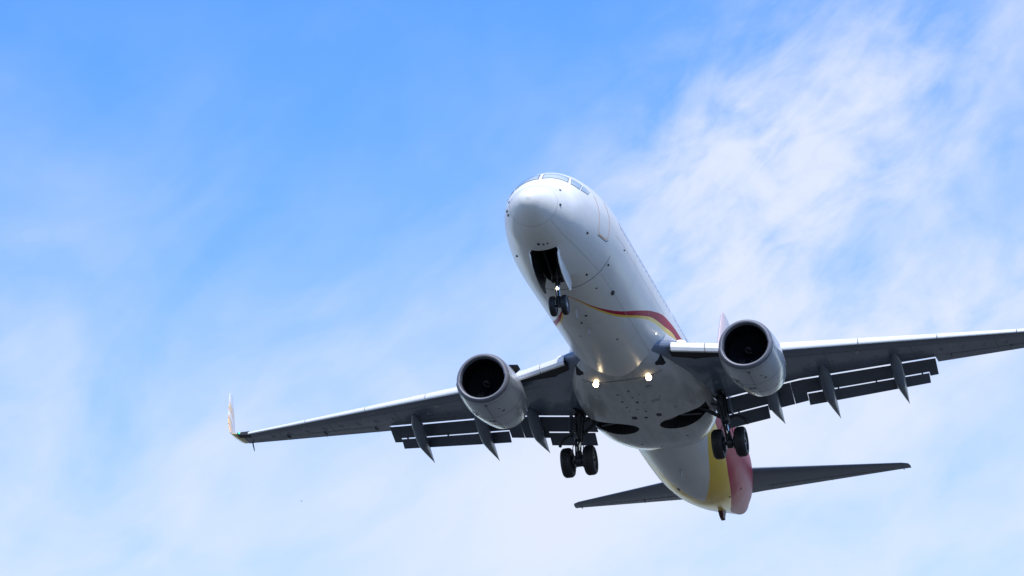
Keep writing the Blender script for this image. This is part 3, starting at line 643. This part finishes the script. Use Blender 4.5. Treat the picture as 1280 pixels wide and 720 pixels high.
# ---- tail
for s in (1, -1):
    rings = []
    for y, le, te, tc in ((.3, 33.6, 37.1, .10), (1.2, 34.27, 37.26, .10), (4, 36.08, 37.99, .095), (6.9, 37.95, 38.75, .09), (7.14, 38.2, 38.83, .07), (7.2, 38.45, 38.85, .03)):
        z = 1.0 + .13 * (y - 1.9); c = te - le; xs = [0, .01, .04, .1, .2, .35, .55, .8, 1]
        rings.append([(le + x * c, s * y, z + foil(x, tc) * c) for x in xs] + [(le + x * c, s * y, z - foil(x, tc) * c) for x in xs[-2:0:-1]])
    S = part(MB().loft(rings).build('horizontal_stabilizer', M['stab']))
    def low(y, f):
        le = np.interp(y, [.3, 1.2, 4, 6.9], [33.6, 34.27, 36.08, 37.95]); te = np.interp(y, [.3, 1.2, 4, 6.9], [37.1, 37.26, 37.99, 38.75]); c = te - le
        return (le + f * c, s * y, 1.0 + .13 * (y - 1.9) - foil(f, .097) * c - .004)
    mb = MB(); A = [low(y, .70) for y in np.linspace(1.5, 6.6, 10)]; B = [low(y, .73) for y in np.linspace(1.5, 6.6, 10)]; mb.add(A + B, [(i, i + 1, 11 + i, 10 + i) for i in range(9)])
    mb.build('elevator_hinge_gap', M['seam'], S)
    for y in (1.6, 4.0, 6.9): p = low(y, .86); MB().box((p[0], p[1], p[2] - .0), (.30, .035, .06), bevel=.01).build('hinge_fairing', M['fairtrack'], S)
rings = []
for z, le, te, tc in ((1.2, 30.2, 37.0, .09), (1.9, 31.0, 37.1, .09), (5, 33.7, 37.75, .09), (8.7, 36.55, 38.5, .085), (8.95, 36.9, 38.55, .05)):
    c = te - le; xs = [0, .01, .04, .1, .2, .35, .55, .8, 1]
    rings.append([(le + x * c, foil(x, tc) * c, z) for x in xs] + [(le + x * c, -foil(x, tc) * c, z) for x in xs[-2:0:-1]])
FIN = part(MB().loft(rings).build('tail_fin', M['fin']))
mb = MB(); mb.loft([[(27.2, -.03, 1.80), (27.2, .03, 1.80), (30.8, .10, 1.5), (30.8, -.10, 1.5)], [(31.4, -.06, 2.35), (31.4, .06, 2.35), (32.6, .16, 2.3), (32.6, -.16, 2.3)]]); mb.build('dorsal_fin', M['white'], FIN)

# ---- landing gear
def wheel(parent, x, y, z, r, w, ny=1):
    prof = [(-w / 2 * .62, r * .56), (-w / 2 * .92, r * .62), (-w / 2, r * .74), (-w / 2 * .94, r * .88), (-w / 2 * .70, r * .965), (-w * .25, r * .992)]
    full = prof[:]
    for g in (-.14, 0, .14): full += [(w * (g - .025), r * 1.0), (w * (g - .012), r * .975), (w * (g + .012), r * .975), (w * (g + .025), r * 1.0)]
    full += [(-t, q) for t, q in prof[::-1]]
    MB().lathe(full, (x, y, z), 'y', 48).build('tyre', M['rubber'], parent)
    mb = MB(); mb.lathe([(-w * .33, r * .10), (-w * .36, r * .22), (-w * .24, r * .30), (-w * .26, r * .44), (-w * .34, r * .52), (-w * .34, r * .575), (w * .34, r * .575), (w * .34, r * .52), (w * .26, r * .44), (w * .24, r * .30), (w * .36, r * .22), (w * .33, r * .10)], (x, y, z), 'y', 36)
    mb.build('wheel_rim', M['rim'], parent)
for s in (1, -1):
    ax = Vector((19.56, s * 2.88, -3.14)); top = Vector((19.25, s * 2.70, -1.35))
    mb = MB(); d = (ax - top); mb.tube([top, top + d * .12, top + d * .58, top + d * .60], [.20, .19, .165, .14], 20)
    mb.tube([top + Vector((-.55, s * .05, .10)), top + Vector((.55, -s * .02, .10))], .12, 14)
    mb.tube([top + d * .80, top + d * 1.02], [.11, .12], 16); mb.tube([ax + Vector((0, -.62, 0)), ax + Vector((0, .62, 0))], .065, 14)
    mb.lathe([(-.12, .10), (-.10, .20), (.10, .20), (.12, .10)], ax, 'y', 20)
    G = part(mb.build('main_gear', M['metal']))
    mb = MB(); mb.tube([top + d * .58, top + d * .86], .085, 18); mb.build('oleo_piston', M['chrome'], G)
    for q in (-.43, .43): wheel(G, ax.x, ax.y + q, ax.z, .565, .41)
    for q in (-.22, .22): MB().lathe([(-.07, .16), (-.07, .25), (.07, .25), (.07, .16)], (ax.x, ax.y + q, ax.z), 'y', 28).build('brake', M['metal'], G)
    mb = MB(); k = top + d * .56                                          # torque links ahead of the strut
    a1 = k + Vector((-.16, 0, 0)); b1 = top + d * .75 + Vector((-.44, 0, 0)); c1 = ax + Vector((-.12, 0, .06))
    for q in (-.09, .09):
        mb.tube([a1 + Vector((0, q, 0)), b1 + Vector((0, q * .4, 0))], [.04, .03], 8); mb.tube([b1 + Vector((0, q * .4, 0)), c1 + Vector((0, q, 0))], [.03, .04], 8)
    mb.tube([b1 + Vector((0, -.07, 0)), b1 + Vector((0, .07, 0))], .04, 10); mb.build('torque_link', M['metal'], G)
    mb = MB(); mb.tube([top + d * .50, Vector((19.15, s * 1.75, -1.62))], [.07, .075], 12); mb.tube([Vector((19.15, s * 1.75, -1.62)), Vector((18.95, s * 1.2, -1.7))], .075, 12)
    mb.tube([top + d * .22, Vector((19.12, s * 1.9, -1.5))], .04, 8); mb.build('side_brace', M['metal'], G)
    mb = MB(); mb.tube([top + Vector((.5, s * .04, .05)), top + d * .45 + Vector((.15, 0, 0))], .05, 10); mb.build('drag_brace', M['metal'], G)
    mb = MB(); P = []                                                     # actuator arm curving to the outboard door
    for i in range(14):
        t = i / 13; P.append(top + d * .52 + Vector((.15 * t, s * (.10 + .62 * t), .16 * math.sin(math.pi * t * .95) - .02 * t)))
    mb.tube(P, .055, 10); mb.tube([P[-1], P[-1] + Vector((.1, s * .10, -.16))], .06, 10); mb.tube([top + d * .3 + Vector((.1, s * .12, 0)), P[6]], .03, 8); mb.build('door_actuator_arm', M['metal'], G)
    mb = MB(); mb.loft([[(x, s * (y0), z) for x, z in ((18.95, z0), (19.55, z0))] + [(19.55, s * (y0 + .035), z0), (18.95, s * (y0 + .035), z0)] for y0, z0, z in ((2.98, -1.38, -1.38), (3.03, -1.72, -1.72), (3.06, -2.02, -2.02), (3.07, -2.10, -2.10))])
    mb.build('strut_door', M['fairtrack'], G)
    mb = MB()                                                            # hydraulic lines down the strut
    for q, r in ((-.15, .014), (.14, .016), (.05, .012)):
        P = [top + d * t + Vector((-.17 - .05 * math.sin(t * 9 + q * 20), q * (1 - .4 * t), 0)) for t in np.linspace(.1, .98, 16)]; mb.tube(P, r, 6)
    mb.tube([top + d * .62 + Vector((-.10, -.12, 0)), top + d * .72 + Vector((-.22, -.20, 0)), ax + Vector((-.1, -.20, .15))], .018, 6); mb.tube([top + d * .62 + Vector((-.10, .12, 0)), top + d * .72 + Vector((-.22, .20, 0)), ax + Vector((-.1, .20, .15))], .018, 6)
    mb.box(top + d * .52 + Vector((-.14, s * .10, 0)), (.12, .16, .14), bevel=.02); mb.build('hydraulic_line', M['metal_light'], G)

def nose_gear():
    ax = Vector((4.03, 0, -3.06)); top = Vector((3.95, 0, -1.45)); d = ax - top
    mb = MB(); mb.tube([top, top + d * .52, top + d * .55], [.115, .105, .09], 18); mb.tube([top + d * .80, top + d * 1.03], [.075, .085], 14); mb.tube([ax + Vector((0, -.27, 0)), ax + Vector((0, .27, 0))], .05, 12)
    mb.tube([top + d * .45 + Vector((0, -.2, 0)), top + d * .45 + Vector((0, .2, 0))], .05, 10); mb.box(top + d * .36, (.2, .34, .16), bevel=.03)
    G = part(mb.build('nose_gear', M['metal']))
    mb = MB(); mb.tube([top + d * .53, top + d * .84], .058, 16); mb.build('oleo_piston', M['chrome'], G)
    for q in (-.205, .205): wheel(G, ax.x, q, ax.z, .345, .205)
    mb = MB(); b = top + d * .72 + Vector((-.26, 0, 0))
    for q in (-.05, .05): mb.tube([top + d * .56 + Vector((-.08, q, 0)), b + Vector((0, q * .5, 0))], .02, 8); mb.tube([b + Vector((0, q * .5, 0)), ax + Vector((-.06, q, .06))], .02, 8)
    mb.build('torque_link', M['metal'], G)
    mb = MB()
    for q in (-.14, .14): mb.tube([top + d * .42 + Vector((0, q, 0)), Vector((2.75, q * 1.6, -1.35))], [.05, .05], 10)
    mb.build('drag_brace', M['metal'], G)
    mb = MB(); c = top + d * .66 + Vector((-.15, 0, 0)); mb.tube([c + Vector((.10, 0, 0)), c, c + Vector((-.02, 0, 0))], [.045, .075, .075], 16); mb.build('taxi_light', M['metal_light'], G)
    mb = MB(); mb.tube([c + Vector((-.018, 0, 0)), c + Vector((-.045, 0, 0))], [.07, .04], 16); mb.build('taxi_light_lens', M['lens_soft'], G)
    for s in (1, -1):
        rings = []                                                        # bay doors hang open on each side
        for x, zt, zb in ((2.05, -1.72, -1.95), (2.2, -1.76, -2.25), (2.6, -1.82, -2.48), (3.2, -1.9, -2.62), (3.75, -1.96, -2.66), (4.02, -2.0, -2.58)):
            y0 = .455 - .02 * (x - 2); rings.append([(x, s * y0, zt), (x, s * (y0 + .06), (zt + zb) / 2), (x, s * (y0 + .03), zb), (x, s * y0, zb), (x, s * (y0 + .03), (zt + zb) / 2), (x, s * (y0 - .03), zt)])
        v = MB().loft(rings); me = v
        o = finish('gear_door', v.v, v.f, None, mats=[M['white'], M['metal']], face_mats=None); part(o); o.parent = G; o.location = (0, 0, 0)
        for p in o.data.polygons:
            if p.normal.y * s < -.3: p.material_index = 1
nose_gear()

# ------------------------------------------------------------------ a far-off bird below the wing tip
def bird():
    u, v, D = 377, 626.5, 330.0
    dr = Vector(((u - 640) / 4968.37, -(v - 360) / 4968.37, -1)); p = cam.matrix_world @ (dr * D)
    r = bpy.data.objects.new('bird', None); COL.objects.link(r); r.location = p; r.rotation_euler = (rad(8), 0, rad(60)); r.scale = (.55, .55, .55)
    r['label'] = 'tiny dark bird far off in the pale sky below the jet, a mere speck'; r['category'] = 'bird'
    mb = MB(); mb.tube([(-.10, 0, 0), (-.075, 0, .005), (-.03, 0, 0), (.03, 0, 0), (.08, 0, 0), (.14, 0, 0)], [.006, .022, .034, .034, .018, .004], 10)
    mb.loft([[(.10, -.012, 0), (.10, .012, 0), (.10, .012, .006), (.10, -.012, .006)], [(.18, -.04, 0), (.18, .04, 0), (.18, .04, .004), (.18, -.04, .004)]]); mb.build('body', M['bird'], r)
    for s in (1, -1):
        MB().loft([[(-.04, s * .02, .01), (.04, s * .02, .01), (.04, s * .02, .022), (-.04, s * .02, .022)], [(-.05, s * .12, .05), (.03, s * .12, .05), (.03, s * .12, .058), (-.05, s * .12, .058)], [(.01, s * .23, .03), (.03, s * .23, .03), (.03, s * .23, .034), (.01, s * .23, .034)]]).build('feathered_wing', M['bird'], r)
bird()
